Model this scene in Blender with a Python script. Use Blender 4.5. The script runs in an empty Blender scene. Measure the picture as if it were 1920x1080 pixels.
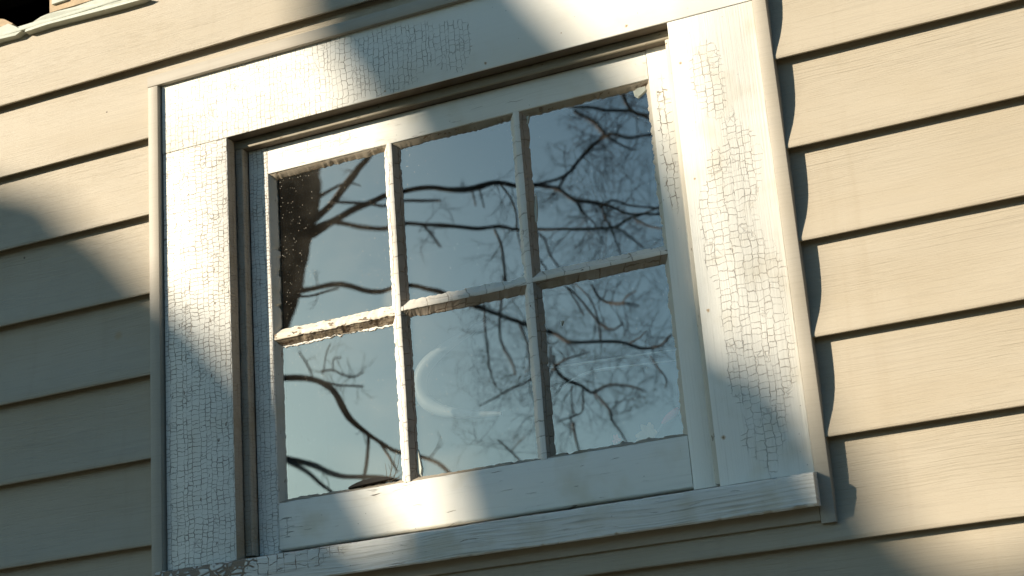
import bpy, math, random
from mathutils import Vector, noise as mnoise

random.seed(7)
sc = bpy.context.scene
C = sc.collection
R = math.radians

# ------------------------------------------------------------------ camera
F_PX = 3106.63                      # focal length in 1920-wide pixels
YAW, PITCH, ROLL = 0.391755, 0.312651, -0.0785093
CAM = Vector((1.382522, -1.980818, -0.380724))
fwd = Vector((-math.sin(YAW) * math.cos(PITCH), math.cos(YAW) * math.cos(PITCH), math.sin(PITCH)))
_r = fwd.cross(Vector((0, 0, 1))).normalized()
_u = _r.cross(fwd)
rgt = math.cos(ROLL) * _r + math.sin(ROLL) * _u
upv = -math.sin(ROLL) * _r + math.cos(ROLL) * _u
cd = bpy.data.cameras.new('camera')
cam = bpy.data.objects.new('camera', cd)
C.objects.link(cam)
from mathutils import Matrix
cam.matrix_world = Matrix(((rgt.x, upv.x, -fwd.x, CAM.x), (rgt.y, upv.y, -fwd.y, CAM.y),
                           (rgt.z, upv.z, -fwd.z, CAM.z), (0, 0, 0, 1)))
cd.sensor_width = 36
cd.lens = F_PX / 1920 * 36
cd.clip_start = 0.05
cd.clip_end = 400
cd.dof.use_dof = True
cd.dof.focus_distance = 2.36
cd.dof.aperture_fstop = 9.5
sc.camera = cam

# ------------------------------------------------------------------ light
SUN = Vector((-1.10, -1.0, 0.48)).normalized()          # towards the sun
w = bpy.data.worlds.new('World')
sc.world = w
w.use_nodes = True
nt = w.node_tree
bg = nt.nodes['Background']
sky = nt.nodes.new('ShaderNodeTexSky')
sky.sky_type = 'NISHITA'
sky.sun_disc = False
sky.sun_elevation = math.asin(SUN.z)
sky.sun_rotation = math.atan2(SUN.x, SUN.y)
sky.air_density = 1.0
sky.dust_density = 1.2
sky.ozone_density = 4.5
tint = nt.nodes.new('ShaderNodeMix')
tint.data_type = 'RGBA'
tint.blend_type = 'MULTIPLY'
tint.inputs[0].default_value = 1.0
tint.inputs[7].default_value = (0.71, 0.97, 0.96, 1)      # the film's cool, slightly green sky
nt.links.new(sky.outputs[0], tint.inputs[6])
nt.links.new(tint.outputs[2], bg.inputs[0])
bg.inputs[1].default_value = 0.055
sd = bpy.data.lights.new('sun', 'SUN')
sd.energy = 4.6
sd.angle = R(0.53)
sd.color = (1.0, 0.88, 0.71)
so = bpy.data.objects.new('sun', sd)
so.rotation_euler = SUN.to_track_quat('Z', 'Y').to_euler()
so.location = SUN * 30
C.objects.link(so)
vs = sc.view_settings
vs.view_transform = 'Standard'
vs.look = 'None'
vs.gamma = 1
vs.use_curve_mapping = False
vs.exposure = 1.07
sc.cycles.max_bounces = 10
sc.cycles.transparent_max_bounces = 16


# ------------------------------------------------------------------ helpers
def at(px, py, Y):
    """point of the plane y = Y that the photograph shows at pixel (px, py)"""
    d = fwd + (px - 960) / F_PX * rgt + (540 - py) / F_PX * upv
    return CAM + d * ((Y - CAM.y) / d.y)


def mirror(px, py, D):
    """point at depth y = -D that a pane of glass mirrors to pixel (px, py), and metres per pixel there"""
    d = fwd + (px - 960) / F_PX * rgt + (540 - py) / F_PX * upv
    h = CAM + d * ((GLASS_Y - CAM.y) / d.y)
    t = (D + GLASS_Y) / d.y
    p = Vector((h.x + d.x * t, -D, h.z + d.z * t))
    q = Vector((p.x, D + 2 * GLASS_Y, p.z))
    return p, (q - CAM).dot(fwd) / F_PX


def thing(name, label, cat, loc=(0, 0, 0), group=None):
    o = bpy.data.objects.new(name, None)
    o.empty_display_size = 0.1
    o.location = loc
    C.objects.link(o)
    o['label'] = label
    o['category'] = cat
    if group:
        o['group'] = group
    return o


def wloc(o):
    v = Vector((0, 0, 0))
    while o is not None:
        v += Vector(o.location)
        o = o.parent
    return v


def mesh(name, verts, faces, mat, parent=None, smooth=35, label=None, cat=None, kind=None, group=None, origin=None):
    off = wloc(parent) if parent is not None else Vector((0, 0, 0))
    org = Vector(origin) if origin is not None else off
    me = bpy.data.meshes.new(name)
    me.from_pydata([tuple(Vector(v) - org) for v in verts], [], faces)
    me.validate()
    if smooth:
        me.polygons.foreach_set('use_smooth', [True] * len(me.polygons))
        me.set_sharp_from_angle(angle=R(smooth))
    me.materials.append(mat)
    o = bpy.data.objects.new(name, me)
    C.objects.link(o)
    if parent is not None:
        o.parent = parent
        o.location = org - off
    else:
        o.location = org
    if label: o['label'] = label
    if cat: o['category'] = cat
    if kind: o['kind'] = kind
    if group: o['group'] = group
    return o


class Geo:
    def __init__(s):
        s.v, s.f = [], []

    def loft(s, rings, close=True, caps=True):
        b = len(s.v)
        n = len(rings[0])
        for r in rings:
            s.v += [tuple(p) for p in r]
        m = n if close else n - 1
        for i in range(len(rings) - 1):
            for j in range(m):
                a = b + i * n + j
                c = b + i * n + (j + 1) % n
                s.f.append((a, c, c + n, a + n))
        if caps and close:
            s.f.append(tuple(b + j for j in range(n))[::-1])
            e = b + (len(rings) - 1) * n
            s.f.append(tuple(e + j for j in range(n)))

    def tube(s, pts, rad, sides=7, rough=0.0):
        pts = [Vector(p) for p in pts]
        rings = []
        ref = None
        for i, p in enumerate(pts):
            a = pts[max(i - 1, 0)]
            c = pts[min(i + 1, len(pts) - 1)]
            t = (c - a).normalized()
            if ref is None:
                ref = t.orthogonal().normalized()
            ref = (ref - t * ref.dot(t)).normalized()
            o = t.cross(ref)
            ring = []
            for k in range(sides):
                an = 2 * math.pi * k / sides
                rr = rad[i] * (1 + (rough * mnoise.noise((p + ref * math.cos(an)) * 6.0) if rough else 0))
                ring.append(p + ref * (math.cos(an) * rr) + o * (math.sin(an) * rr))
            rings.append(ring)
        s.loft(rings)

    def box(s, x0, x1, y0, y1, z0, z1):
        b = len(s.v)
        s.v += [(x, y, z) for x in (x0, x1) for y in (y0, y1) for z in (z0, z1)]
        for f in ((0, 1, 3, 2), (4, 6, 7, 5), (0, 4, 5, 1), (2, 3, 7, 6), (0, 2, 6, 4), (1, 5, 7, 3)):
            s.f.append(tuple(b + i for i in f))


def jit(seed, t, a, fine=0.5):
    """ragged edge: slow wander plus fine chips, t in metres"""
    return a * (0.7 * mnoise.noise((t * 22, seed * 7.31, 1.7)) + fine * mnoise.noise((t * 120, seed * 3.17, 5.1))
                + fine * 0.6 * mnoise.noise((t * 420, seed * 1.7, 9.3)))


def chip(seed, t, a, thr=0.25):
    """now and then a bite out of an edge"""
    v = mnoise.noise((t * 55, seed * 5.3, 2.2)) + 0.4 * mnoise.noise((t * 230, seed * 2.3, 4.4))
    return a * max(0.0, v - thr)


def bar(name, axis, s0, s1, section, mat, parent, step=0.003, smooth=35, **kw):
    """sweep section(t) -> [(c, y), ...] along x or z (c is the other of the two)"""
    n = max(2, int(abs(s1 - s0) / step))
    rings = []
    for i in range(n + 1):
        t = s0 + (s1 - s0) * i / n
        if axis == 'x':
            rings.append([(t, y, c) for c, y in section(t)])
        else:
            rings.append([(c, y, t) for c, y in section(t)])
    g = Geo()
    g.loft(rings)
    return mesh(name, g.v, g.f, mat, parent, smooth, **kw)


def board(name, axis, s0, s1, c0, c1, y0, y1, mat, parent, seed, edge=0.0012, rag=0.0006, bite=0.002, side=None, **kw):
    def sec(t):
        a = jit(seed, t, rag) + chip(seed, t, bite)
        b = jit(seed + 40, t, rag) + chip(seed + 40, t, bite)
        f = 0.0003 * mnoise.noise((t * 6, seed, 3.3))
        e = edge
        return [(c0, y1), (c0, y0 + e + abs(a) * .6), (c0 + e * .35 + max(a, 0) * .5, y0 + e * .3),
                (c0 + e + max(a, 0), y0 + f), ((c0 + c1) / 2, y0 + f), (c1 - e - max(b, 0), y0 + f),
                (c1 - e * .35 - max(b, 0) * .5, y0 + e * .3), (c1, y0 + e + abs(b) * .6), (c1, y1)]
    o = bar(name, axis, s0, s1, sec, mat, parent, smooth=40, **kw)
    if side:
        o.data.materials.append(side[1])
        for f in o.data.polygons:
            if f.index < len(o.data.polygons) - 2 and f.index % 9 in side[0]:
                f.material_index = 1
    return o


# ------------------------------------------------------------------ node helper
class N:
    def __init__(s, name):
        s.m = bpy.data.materials.new(name)
        s.m.use_nodes = True
        s.t = s.m.node_tree
        s.b = s.t.nodes['Principled BSDF']
        s.out = s.t.nodes['Material Output']
        s._p = None

    def link(s, v, sock):
        if isinstance(v, bpy.types.NodeSocket):
            s.t.links.new(v, sock)
        else:
            sock.default_value = v

    def M(s, op, a, b=0.0, c=0.0, clamp=False):
        n = s.t.nodes.new('ShaderNodeMath')
        n.operation = op
        n.use_clamp = clamp
        for i, v in enumerate((a, b, c)):
            s.link(v, n.inputs[i])
        return n.outputs[0]

    def step(s, v, lo, hi, a=0.0, b=1.0):
        n = s.t.nodes.new('ShaderNodeMapRange')
        n.interpolation_type = 'SMOOTHSTEP'
        s.link(v, n.inputs[0])
        for i, k in enumerate((lo, hi, a, b)):
            s.link(k, n.inputs[i + 1])
        return n.outputs[0]

    def pos(s):
        if s._p is None:
            g = s.t.nodes.new('ShaderNodeNewGeometry')
            x = s.t.nodes.new('ShaderNodeSeparateXYZ')
            s.t.links.new(g.outputs['Position'], x.inputs[0])
            s._p = x.outputs
        return s._p

    def vec(s, x, y, z):
        n = s.t.nodes.new('ShaderNodeCombineXYZ')
        for i, v in enumerate((x, y, z)):
            s.link(v, n.inputs[i])
        return n.outputs[0]

    def noise(s, v, scale=1.0, detail=2.0, rough=0.5):
        n = s.t.nodes.new('ShaderNodeTexNoise')
        n.inputs['Scale'].default_value = scale
        n.inputs['Detail'].default_value = detail
        n.inputs['Roughness'].default_value = rough
        s.link(v, n.inputs['Vector'])
        return n.outputs[0]

    def vor1(s, wv, feature):
        n = s.t.nodes.new('ShaderNodeTexVoronoi')
        n.voronoi_dimensions = '1D'
        n.feature = feature
        n.inputs['Scale'].default_value = 1.0
        n.inputs['Randomness'].default_value = 0.8
        s.link(wv, n.inputs['W'])
        return n.outputs

    def vor(s, v, scale, feature='F1', rnd=1.0):
        n = s.t.nodes.new('ShaderNodeTexVoronoi')
        n.feature = feature
        n.inputs['Scale'].default_value = scale
        n.inputs['Randomness'].default_value = rnd
        s.link(v, n.inputs['Vector'])
        return n.outputs

    def mix(s, f, a, b):
        n = s.t.nodes.new('ShaderNodeMix')
        n.data_type = 'RGBA'
        s.link(f, n.inputs[0])
        s.link(a if isinstance(a, bpy.types.NodeSocket) else (*a, 1), n.inputs[6])
        s.link(b if isinstance(b, bpy.types.NodeSocket) else (*b, 1), n.inputs[7])
        return n.outputs[2]

    def bump(s, h, strength, dist, prev=None):
        n = s.t.nodes.new('ShaderNodeBump')
        n.inputs['Strength'].default_value = strength
        n.inputs['Distance'].default_value = dist
        s.link(h, n.inputs['Height'])
        if prev is not None:
            s.link(prev, n.inputs['Normal'])
        return n.outputs[0]

    def set(s, **k):
        for a, v in k.items():
            a = {'Base': 'Base Color', 'Specular': 'Specular IOR Level'}.get(a, a)
            if isinstance(v, tuple) and len(v) == 3:
                v = (*v, 1)
            s.link(v, s.b.inputs[a])
        return s.m


def ellipses(k, x, z, lst):
    """soft patches: (cx, cz, rx, rz) in metres"""
    m = None
    for cx, cz, rx, rz in lst:
        a = k.M('DIVIDE', k.M('SUBTRACT', x, cx), rx)
        b = k.M('DIVIDE', k.M('SUBTRACT', z, cz), rz)
        d = k.M('SQRT', k.M('ADD', k.M('MULTIPLY', a, a), k.M('MULTIPLY', b, b)))
        e = k.step(d, 0.45, 1.25, 1.0, 0.0)
        m = e if m is None else k.M('MAXIMUM', m, e)
    return m


def old_paint(name, base=(0.74, 0.72, 0.65), patches=(), col=0.0085, row=0.0075, rowk=1.0, amount=1.0, flakes=(),
              nails=(), grain='z', grain_amt=0.35, grain_col=(0.46, 0.42, 0.35), dirt=0.25, thr=0.42, width=0.00075, bare=0.0, checks=0.0, wood=(0.16, 0.105, 0.06)):
    k = N(name)
    x, y, z = k.pos()
    u = k.M('ADD', x, k.M('MULTIPLY', y, 0.83))
    P = k.vec(u, 0.0, z)
    big = k.noise(P, 13, 3, 0.55)
    mid = k.noise(P, 60, 2, 0.5)
    fine = k.noise(P, 900, 2, 0.6)
    if grain == 'z':
        G = k.vec(k.M('MULTIPLY', u, 420), 0.0, k.M('MULTIPLY', z, 9))
    else:
        wv = k.M('MULTIPLY', k.M('SUBTRACT', k.noise(P, 5, 1), 0.5), 0.02)
        G = k.vec(k.M('MULTIPLY', u, 7), 0.0, k.M('MULTIPLY', k.M('ADD', z, wv), 300))
    gr = k.noise(G, 1.0, 3, 0.6)
    # base colour: brush marks, stains with a shape of their own
    c = k.mix(k.M('MULTIPLY', k.step(big, 0.5, 0.72), dirt), base, tuple(v * f for v, f in zip(base, (0.80, 0.74, 0.62))))
    c = k.mix(k.M('MULTIPLY', k.step(gr, 0.52, 0.72), min(.6, grain_amt * .35)), c, grain_col)
    h = k.M('ADD', k.M('MULTIPLY', gr, grain_amt), k.M('MULTIPLY', fine, 0.18))
    crack = None
    if patches:
        n2 = k.M('MULTIPLY', k.M('SUBTRACT', k.noise(P, 26, 1), 0.5), 0.010)
        n3 = k.M('MULTIPLY', k.M('SUBTRACT', k.noise(k.vec(u, 3.0, z), 170, 1), 0.5), 0.0042)
        n4 = k.M('MULTIPLY', k.M('SUBTRACT', k.noise(k.vec(u, 9.0, z), 34, 1), 0.5), 0.012)
        uu = k.M('DIVIDE', k.M('ADD', u, k.M('ADD', n2, n3)), col)
        e = k.vor1(uu, 'DISTANCE_TO_EDGE')[0]
        rnd = k.vor1(uu, 'F1')[1]
        sx = k.t.nodes.new('ShaderNodeSeparateColor')
        k.t.links.new(rnd, sx.inputs[0])
        vv = k.M('DIVIDE', k.M('ADD', z, k.M('ADD', n4, n3)), row)
        vv = k.M('ADD', vv, k.M('MULTIPLY', sx.outputs[0], 61.0))
        er = k.vor1(vv, 'DISTANCE_TO_EDGE')[0]
        wvar = k.step(mid, 0.30, 0.72, 0.12, 1.7)
        w1 = k.M('MULTIPLY', wvar, width / col)
        w2 = k.M('MULTIPLY', wvar, width / row * 0.8)
        l1 = k.step(k.M('DIVIDE', e, w1), 0.30, 1.0, 1.0, 0.0)
        l2 = k.M('MULTIPLY', k.step(k.M('DIVIDE', er, w2), 0.30, 1.0, 1.0, 0.0), rowk)
        # rounded alligator cells in between
        av = k.vor(k.vec(k.M('ADD', u, n3), 0.0, k.M('ADD', z, n3)), 1 / 0.012, 'DISTANCE_TO_EDGE', 0.85)[0]
        l3 = k.M('MULTIPLY', k.step(av, 0.012, 0.055, 1.0, 0.0), k.step(k.noise(k.vec(u, 5.0, z), 30, 1), 0.56, 0.66, 0.0, 0.45))
        lines = k.M('MAXIMUM', k.M('MAXIMUM', l1, l2), l3)
        m = ellipses(k, u, z, patches)
        mk = k.M('ADD', m, k.M('MULTIPLY', k.M('SUBTRACT', k.noise(k.vec(u, 1.0, k.M('MULTIPLY', z, 0.6)), 24, 2, 0.6), 0.5), 1.7))
        mk = k.M('MULTIPLY', k.step(mk, thr, thr + 0.22), k.step(m, 0.02, 0.2))
        crack = k.M('MULTIPLY', k.M('MULTIPLY', lines, mk), amount, clamp=True)
    if flakes:
        fm = k.M('ADD', ellipses(k, u, z, flakes), k.M('MULTIPLY', k.M('SUBTRACT', k.noise(P, 45, 2), 0.5), 1.3))
        cells = k.vor(k.vec(u, 0.0, k.M('MULTIPLY', z, 1.7)), 1 / 0.017, 'DISTANCE_TO_EDGE', 1.0)[0]
        fl = k.M('MULTIPLY', k.step(cells, 0.05, 0.13, 1.0, 0.0), k.step(fm, 0.45, 0.6))
        gone = k.step(fm, 0.98, 1.06)
        fl = k.M('MAXIMUM', fl, gone)
        crack = fl if crack is None else k.M('MAXIMUM', crack, fl)
    if bare > 0:
        bn = k.noise(k.vec(k.M('MULTIPLY', u, 0.35 if grain == 'x' else 1.0), 2.0,
                           k.M('MULTIPLY', z, 0.35 if grain == 'z' else 1.0)), 140, 4, 0.62)
        bm = k.step(bn, 0.66 - bare * 0.2, 0.69 - bare * 0.2)
        crack = bm if crack is None else k.M('MAXIMUM', crack, bm)
    if checks:
        if grain == 'x':
            cv = k.vec(k.M('MULTIPLY', u, 16), 3.0, k.M('MULTIPLY', k.M('ADD', z, k.M('MULTIPLY', big, .02)), 520))
        else:
            cv = k.vec(k.M('MULTIPLY', u, 330), 3.0, k.M('MULTIPLY', z, 16))
        ck = k.M('MULTIPLY', k.step(k.noise(cv, 1.0, 2, 0.55), 0.71 - checks * .1, 0.75 - checks * .1), k.step(mid, 0.42, 0.55))
        crack = ck if crack is None else k.M('MAXIMUM', crack, ck)
    if crack is not None:
        wc = k.mix(gr, tuple(v * .7 for v in wood), tuple(v * 1.6 for v in wood))
        c = k.mix(k.M('MULTIPLY', crack, 0.88), c, wc)
        h = k.M('SUBTRACT', h, k.M('MULTIPLY', crack, 2.2))
    for nx, nz, nr in nails:
        a = k.M('SUBTRACT', u, nx)
        b = k.M('SUBTRACT', z, nz)
        d = k.M('SQRT', k.M('ADD', k.M('MULTIPLY', a, a), k.M('MULTIPLY', b, b)))
        d = k.M('ADD', d, k.M('MULTIPLY', k.M('SUBTRACT', k.noise(P, 420, 1), 0.5), 0.0025))
        s1 = k.step(d, nr * 0.5, nr * 1.25, 1.0, 0.0)
        c = k.mix(k.M('MULTIPLY', s1, 0.75), c, (0.42, 0.25, 0.09))
        c = k.mix(k.M('MULTIPLY', k.step(d, nr * 0.15, nr * 0.5, 1.0, 0.0), 0.7), c, (0.09, 0.05, 0.03))
    # fly specks
    sp = k.vor(P, 60, 'F1', 1.0)[0]
    c = k.mix(k.M('MULTIPLY', k.step(sp, 0.035, 0.055, 1.0, 0.0), 0.55), c, (0.16, 0.13, 0.10))
    k.set(Base=c, Roughness=k.step(big, 0.2, 0.8, 0.5, 0.72), Specular=0.3,
          Normal=k.bump(h, 0.8, 0.0010))
    return k.m


# ------------------------------------------------------------------ materials
def vinyl(name, base=(0.390, 0.340, 0.260), emboss=1.0):
    k = N(name)
    x, y, z = k.pos()
    P = k.vec(x, y, z)
    wv = k.M('MULTIPLY', k.M('SUBTRACT', k.noise(P, 4.0, 2), 0.5), 0.014)
    zz = k.M('ADD', z, wv)
    g1 = k.noise(k.vec(k.M('MULTIPLY', x, 7), 0.0, k.M('MULTIPLY', zz, 400)), 1.0, 2, 0.55)
    g2 = k.noise(k.vec(k.M('MULTIPLY', x, 26), 4.0, k.M('MULTIPLY', zz, 620)), 1.0, 2, 0.6)
    amp = k.step(k.noise(k.vec(k.M('MULTIPLY', x, 2.2), 7.0, k.M('MULTIPLY', z, 9)), 1.0, 1), 0.25, 0.75, 0.35, 1.1)
    h = k.M('MULTIPLY', k.M('ADD', k.M('MULTIPLY', g1, 0.8), k.M('MULTIPLY', g2, 0.45)), amp)
    fine = k.noise(P, 1500, 1)
    h = k.M('ADD', h, k.M('MULTIPLY', fine, 0.15))
    big = k.noise(k.vec(k.M('MULTIPLY', x, 3), y, k.M('MULTIPLY', z, 8)), 1.0, 3, 0.6)
    c = k.mix(k.step(big, 0.35, 0.75), base, tuple(v * f for v, f in zip(base, (0.93, 0.91, 0.87))))
    c = k.mix(k.M('MULTIPLY', k.step(g1, 0.48, 0.7), 0.22), c, tuple(v * 0.7 for v in base))
    wst = k.noise(k.vec(k.M('MULTIPLY', x, 34), 2.0, k.M('MULTIPLY', z, 1.6)), 1.0, 3, 0.6)
    c = k.mix(k.M('MULTIPLY', k.step(wst, 0.52, 0.75), 0.16), c, tuple(v * f for v, f in zip(base, (0.72, 0.66, 0.56))))
    sp = k.vor(P, 9.0, 'F1', 1.0)[0]
    c = k.mix(k.M('MULTIPLY', k.step(sp, 0.012, 0.02, 1.0, 0.0), 0.8), c, (0.06, 0.04, 0.03))
    st = k.vor(k.vec(x, 3.0, z), 3.1, 'F1', 1.0)[0]
    c = k.mix(k.M('MULTIPLY', k.step(st, 0.01, 0.035, 1.0, 0.0), 0.45), c, (0.36, 0.22, 0.07))
    k.set(Base=c, Roughness=0.55, Specular=0.30, Normal=k.bump(h, 0.9 * emboss, 0.0020))
    return k.m


M_siding = vinyl('vinyl_siding')
M_trim = vinyl('vinyl_trim', (0.375, 0.338, 0.275), 0.25)

NAIL = 0.0024
M_left = old_paint('left_casing_paint', patches=[(0.055, 0.30, 0.25, 0.75)], col=0.0098, row=0.0070,
                   thr=0.18, width=0.00056, amount=0.74, grain='z', grain_amt=0.25, bare=0.03)
M_head = old_paint('head_casing_paint', patches=[(0.11, 0.685, 0.17, 0.075), (0.25, 0.70, 0.18, 0.065), (0.40, 0.70, 0.085, 0.055),
                                                 (0.50, 0.69, 0.035, 0.045)], col=0.0078, row=0.0110, rowk=0.8, thr=0.24, width=0.00048, amount=0.62,
                   nails=[(0.5504, 0.6523, NAIL), (0.7646, 0.6526, NAIL), (0.3886, 0.6502, .0018), (0.5301, 0.6847, .0012),
                          (0.6688, 0.6681, .001)], grain='x', grain_amt=0.2)
M_right = old_paint('right_casing_paint', patches=[(0.890, 0.20, 0.052, 0.19), (0.872, 0.545, 0.026, 0.07), (0.850, 0.33, 0.016, 0.08), (0.90, 0.42, 0.03, 0.08),
                                                   (0.87, 0.40, 0.02, 0.06)], col=0.0115, row=0.0100,
                    thr=0.36, width=0.0005, amount=0.52, nails=[(0.8353, 0.5781, NAIL), (0.8365, 0.4096, .0018), (0.8338, 0.2279, NAIL),
                                                   (0.8346, 0.0607, .0030)], grain='z', grain_amt=0.75, dirt=0.45)
M_sill = old_paint('sill_paint', patches=[(0.20, -0.01, 0.10, 0.03)], col=0.016, row=0.012, thr=0.62, flakes=[(0.055, -0.012, 0.10, 0.032)],
                   grain='x', grain_amt=3.0, grain_col=(0.25, 0.22, 0.17), base=(0.68, 0.66, 0.60), width=0.0007, dirt=0.6, checks=0.35)
M_rail = old_paint('rail_paint', patches=[(0.20, 0.045, 0.03, 0.02), (0.29, 0.612, 0.10, 0.016)], col=0.019, row=0.012, thr=0.70, grain='x', grain_amt=0.55,
                   width=0.0004, amount=0.6, dirt=0.55, checks=0.40)
M_stile_l = old_paint('left_stile_paint', patches=[(0.17, 0.3, 0.08, 0.5)], col=0.0085, row=0.0060, thr=0.18, width=0.0005, amount=0.7, grain='z', grain_amt=0.25)
M_stile_r = old_paint('right_stile_paint', patches=[(0.825, 0.49, 0.016, 0.12)], col=0.010, row=0.016, thr=0.42, width=0.0006, amount=0.85, grain='z', grain_amt=0.45)
M_jamb_shade = old_paint('shaded_jamb_paint', base=(0.40, 0.34, 0.26), patches=[(0.14, 0.3, 0.1, 0.5)], col=0.009, row=0.006, thr=0.25, width=0.0005, amount=0.55,
                   grain='z', grain_amt=0.3, dirt=0.7)  # dirty paint, with the brown shade of the left reveal in its base
M_head_shade = old_paint('shaded_head_paint', base=(0.13, 0.105, 0.075), grain='x', grain_amt=0.6, dirt=0.9)  # dirty paint, base darkened to carry the shade under the head
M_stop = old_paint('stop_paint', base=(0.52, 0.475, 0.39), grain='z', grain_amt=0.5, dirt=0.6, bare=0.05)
M_stop_shade = old_paint('shaded_stop_paint', base=(0.27, 0.235, 0.17), grain='x', grain_amt=0.6, dirt=0.8, bare=0.08)  # dark base paints in the shadow of the head casing on the stop
M_munt = old_paint('muntin_paint', base=(0.70, 0.67, 0.60), patches=[(0.5, 0.33, 1, 1)], col=0.05, row=0.027, thr=0.5, width=0.0008, amount=0.6, grain='z', grain_amt=0.6,
                   dirt=0.5, bare=0.03)
M_munth = old_paint('crossbar_paint', base=(0.66, 0.62, 0.54), patches=[(0.5, 0.33, 1, 1)], col=0.032, row=0.05, thr=0.45, width=0.0008, amount=0.7, grain='x', grain_amt=0.8,
                    dirt=0.6, bare=0.05)
M_peel = old_paint('peeling_crossbar_paint', base=(0.66, 0.60, 0.49), grain='x', grain_amt=1.2,
                   dirt=0.8, bare=0.45, wood=(0.13, 0.085, 0.045))
M_slope = old_paint('shaded_bar_putty', base=(0.33, 0.275, 0.215), patches=[(0.5, 0.33, 1, 1)], col=0.03, row=0.024, thr=0.35, width=0.0009, amount=0.8, grain='z',
                    grain_amt=0.5, dirt=0.6)  # old putty, darkened further for the shaded right and lower slopes
M_rot = old_paint('weathered_bar_wood', base=(0.24, 0.19, 0.13), grain='x', grain_amt=1.4, dirt=0.9, bare=0.75, wood=(0.07, 0.045, 0.025))
M_putty = old_paint('putty', base=(0.33, 0.285, 0.22), grain='x', grain_amt=0.8, dirt=0.9, bare=0.22)


def simple(name, col, rough=0.7, scale=40, var=0.25, bump=0.0, spec=0.3):
    k = N(name)
    x, y, z = k.pos()
    n = k.noise(k.vec(x, y, z), scale, 4, 0.6)
    c = k.mix(n, tuple(v * (1 - var) for v in col), tuple(min(1, v * (1 + var)) for v in col))
    k.set(Base=c, Roughness=rough, Specular=spec)
    if bump:
        k.set(Normal=k.bump(n, 0.8, bump))
    return k.m


M_bark = simple('bark', (0.032, 0.026, 0.020), 0.9, 22, 0.5, 0.02)
M_twig = simple('twig_bark', (0.026, 0.022, 0.019), 0.85, 30, 0.4)
M_grass = simple('lawn', (0.045, 0.045, 0.026), 0.95, 3, 0.5)
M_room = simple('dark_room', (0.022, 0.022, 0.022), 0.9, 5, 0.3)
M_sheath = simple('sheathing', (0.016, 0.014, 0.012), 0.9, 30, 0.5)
M_oldwood = simple('old_wood', (0.40, 0.30, 0.19), 0.8, 60, 0.4, 0.002)
M_chalk = simple('chalky_green_paint', (0.48, 0.50, 0.43), 0.8, 50, 0.25, 0.001)
M_hoop = simple('pale_plastic', (0.18, 0.18, 0.175), 0.5, 10, 0.1)
M_cord = simple('pale_cord', (0.85, 0.85, 0.82), 0.6, 10, 0.1)
M_pink = simple('pink_plastic', (1.0, 0.13, 0.11), 0.5, 60, 0.2)
M_tanp = simple('tan_petals', (0.62, 0.36, 0.18), 0.7, 60, 0.3)
M_leafbrown = simple('dead_leaf', (0.020, 0.017, 0.013), 0.8, 120, 0.4, 0.001)
M_straw = simple('straw', (0.10, 0.08, 0.055), 0.8, 120, 0.4)


def glass_mat():
    k = N('old_glass')
    x, y, z = k.pos()
    P = k.vec(x, y, z)
    gl = k.t.nodes.new('ShaderNodeBsdfGlossy')
    gl.inputs['Roughness'].default_value = 0.0
    tr = k.t.nodes.new('ShaderNodeBsdfTransparent')
    df = k.t.nodes.new('ShaderNodeBsdfDiffuse')
    m1 = k.t.nodes.new('ShaderNodeMixShader')
    m2 = k.t.nodes.new('ShaderNodeMixShader')
    lw = k.t.nodes.new('ShaderNodeLayerWeight')
    lw.inputs['Blend'].default_value = 0.5
    wave = k.noise(P, 7.0, 1)
    nb = k.bump(wave, 0.17, 0.0016)
    k.link(nb, gl.inputs['Normal'])
    tr.inputs[0].default_value = (0.96, 0.98, 0.97, 1)
    gl.inputs[0].default_value = (1.0, 0.87, 0.74, 1)
    gm = k.t.nodes.new('ShaderNodeNewGeometry')
    front = k.M('SUBTRACT', 1.0, gm.outputs['Backfacing'])
    k.link(k.M('MULTIPLY', front, k.M('ADD', GLASS_R0, k.M('MULTIPLY', k.M('POWER', lw.outputs[1], 4.0), 0.8))), m1.inputs[0])
    k.link(tr.outputs[0], m1.inputs[1])
    k.link(gl.outputs[0], m1.inputs[2])
    # dust film, specks and scratches on the outer face
    film = k.step(k.noise(k.vec(x, 0.0, z), 9, 3, 0.6), 0.35, 0.8, 0.006, 0.04)
    low = k.M('MULTIPLY', ellipses(k, x, z, [(0.19, 0.09, 0.04, 0.03), (0.48, 0.085, 0.13, 0.035), (0.36, 0.35, .02, .02), (0.25, 0.10, 0.10, 0.05)]), 0.07)
    spk = k.vor(k.vec(x, y, k.M('MULTIPLY', z, 0.7)), 480, 'F1', 1.0)
    sc_ = k.t.nodes.new('ShaderNodeSeparateColor')
    k.t.links.new(spk[1], sc_.inputs[0])
    dense = k.M('ADD', k.step(x, 0.185, 0.26, 0.07, 0.0), k.step(k.noise(k.vec(x, 8.0, z), 14, 2), 0.45, 0.7, 0.004, 0.05))
    sp = k.M('MULTIPLY', k.step(spk[0], 0.12, 0.30, 0.65, 0.0), k.M('LESS_THAN', sc_.outputs[0], dense))
    scr = k.noise(k.vec(k.M('MULTIPLY', x, 500), 0.0, k.M('MULTIPLY', z, 40)), 1.0, 1)
    sc2 = k.M('MULTIPLY', k.step(scr, 0.80, 0.84), 0.5)
    d = k.M('MAXIMUM', k.M('ADD', film, low), k.M('MAXIMUM', sp, sc2), clamp=True)
    df.inputs[0].default_value = (0.62, 0.56, 0.46, 1)
    k.link(d, m2.inputs[0])
    k.link(m1.outputs[0], m2.inputs[1])
    k.link(df.outputs[0], m2.inputs[2])
    k.t.links.new(m2.outputs[0], k.out.inputs[0])
    return k.m


GLASS_Y = 0.050
GLASS_R0 = 0.42
M_glass = glass_mat()

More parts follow.
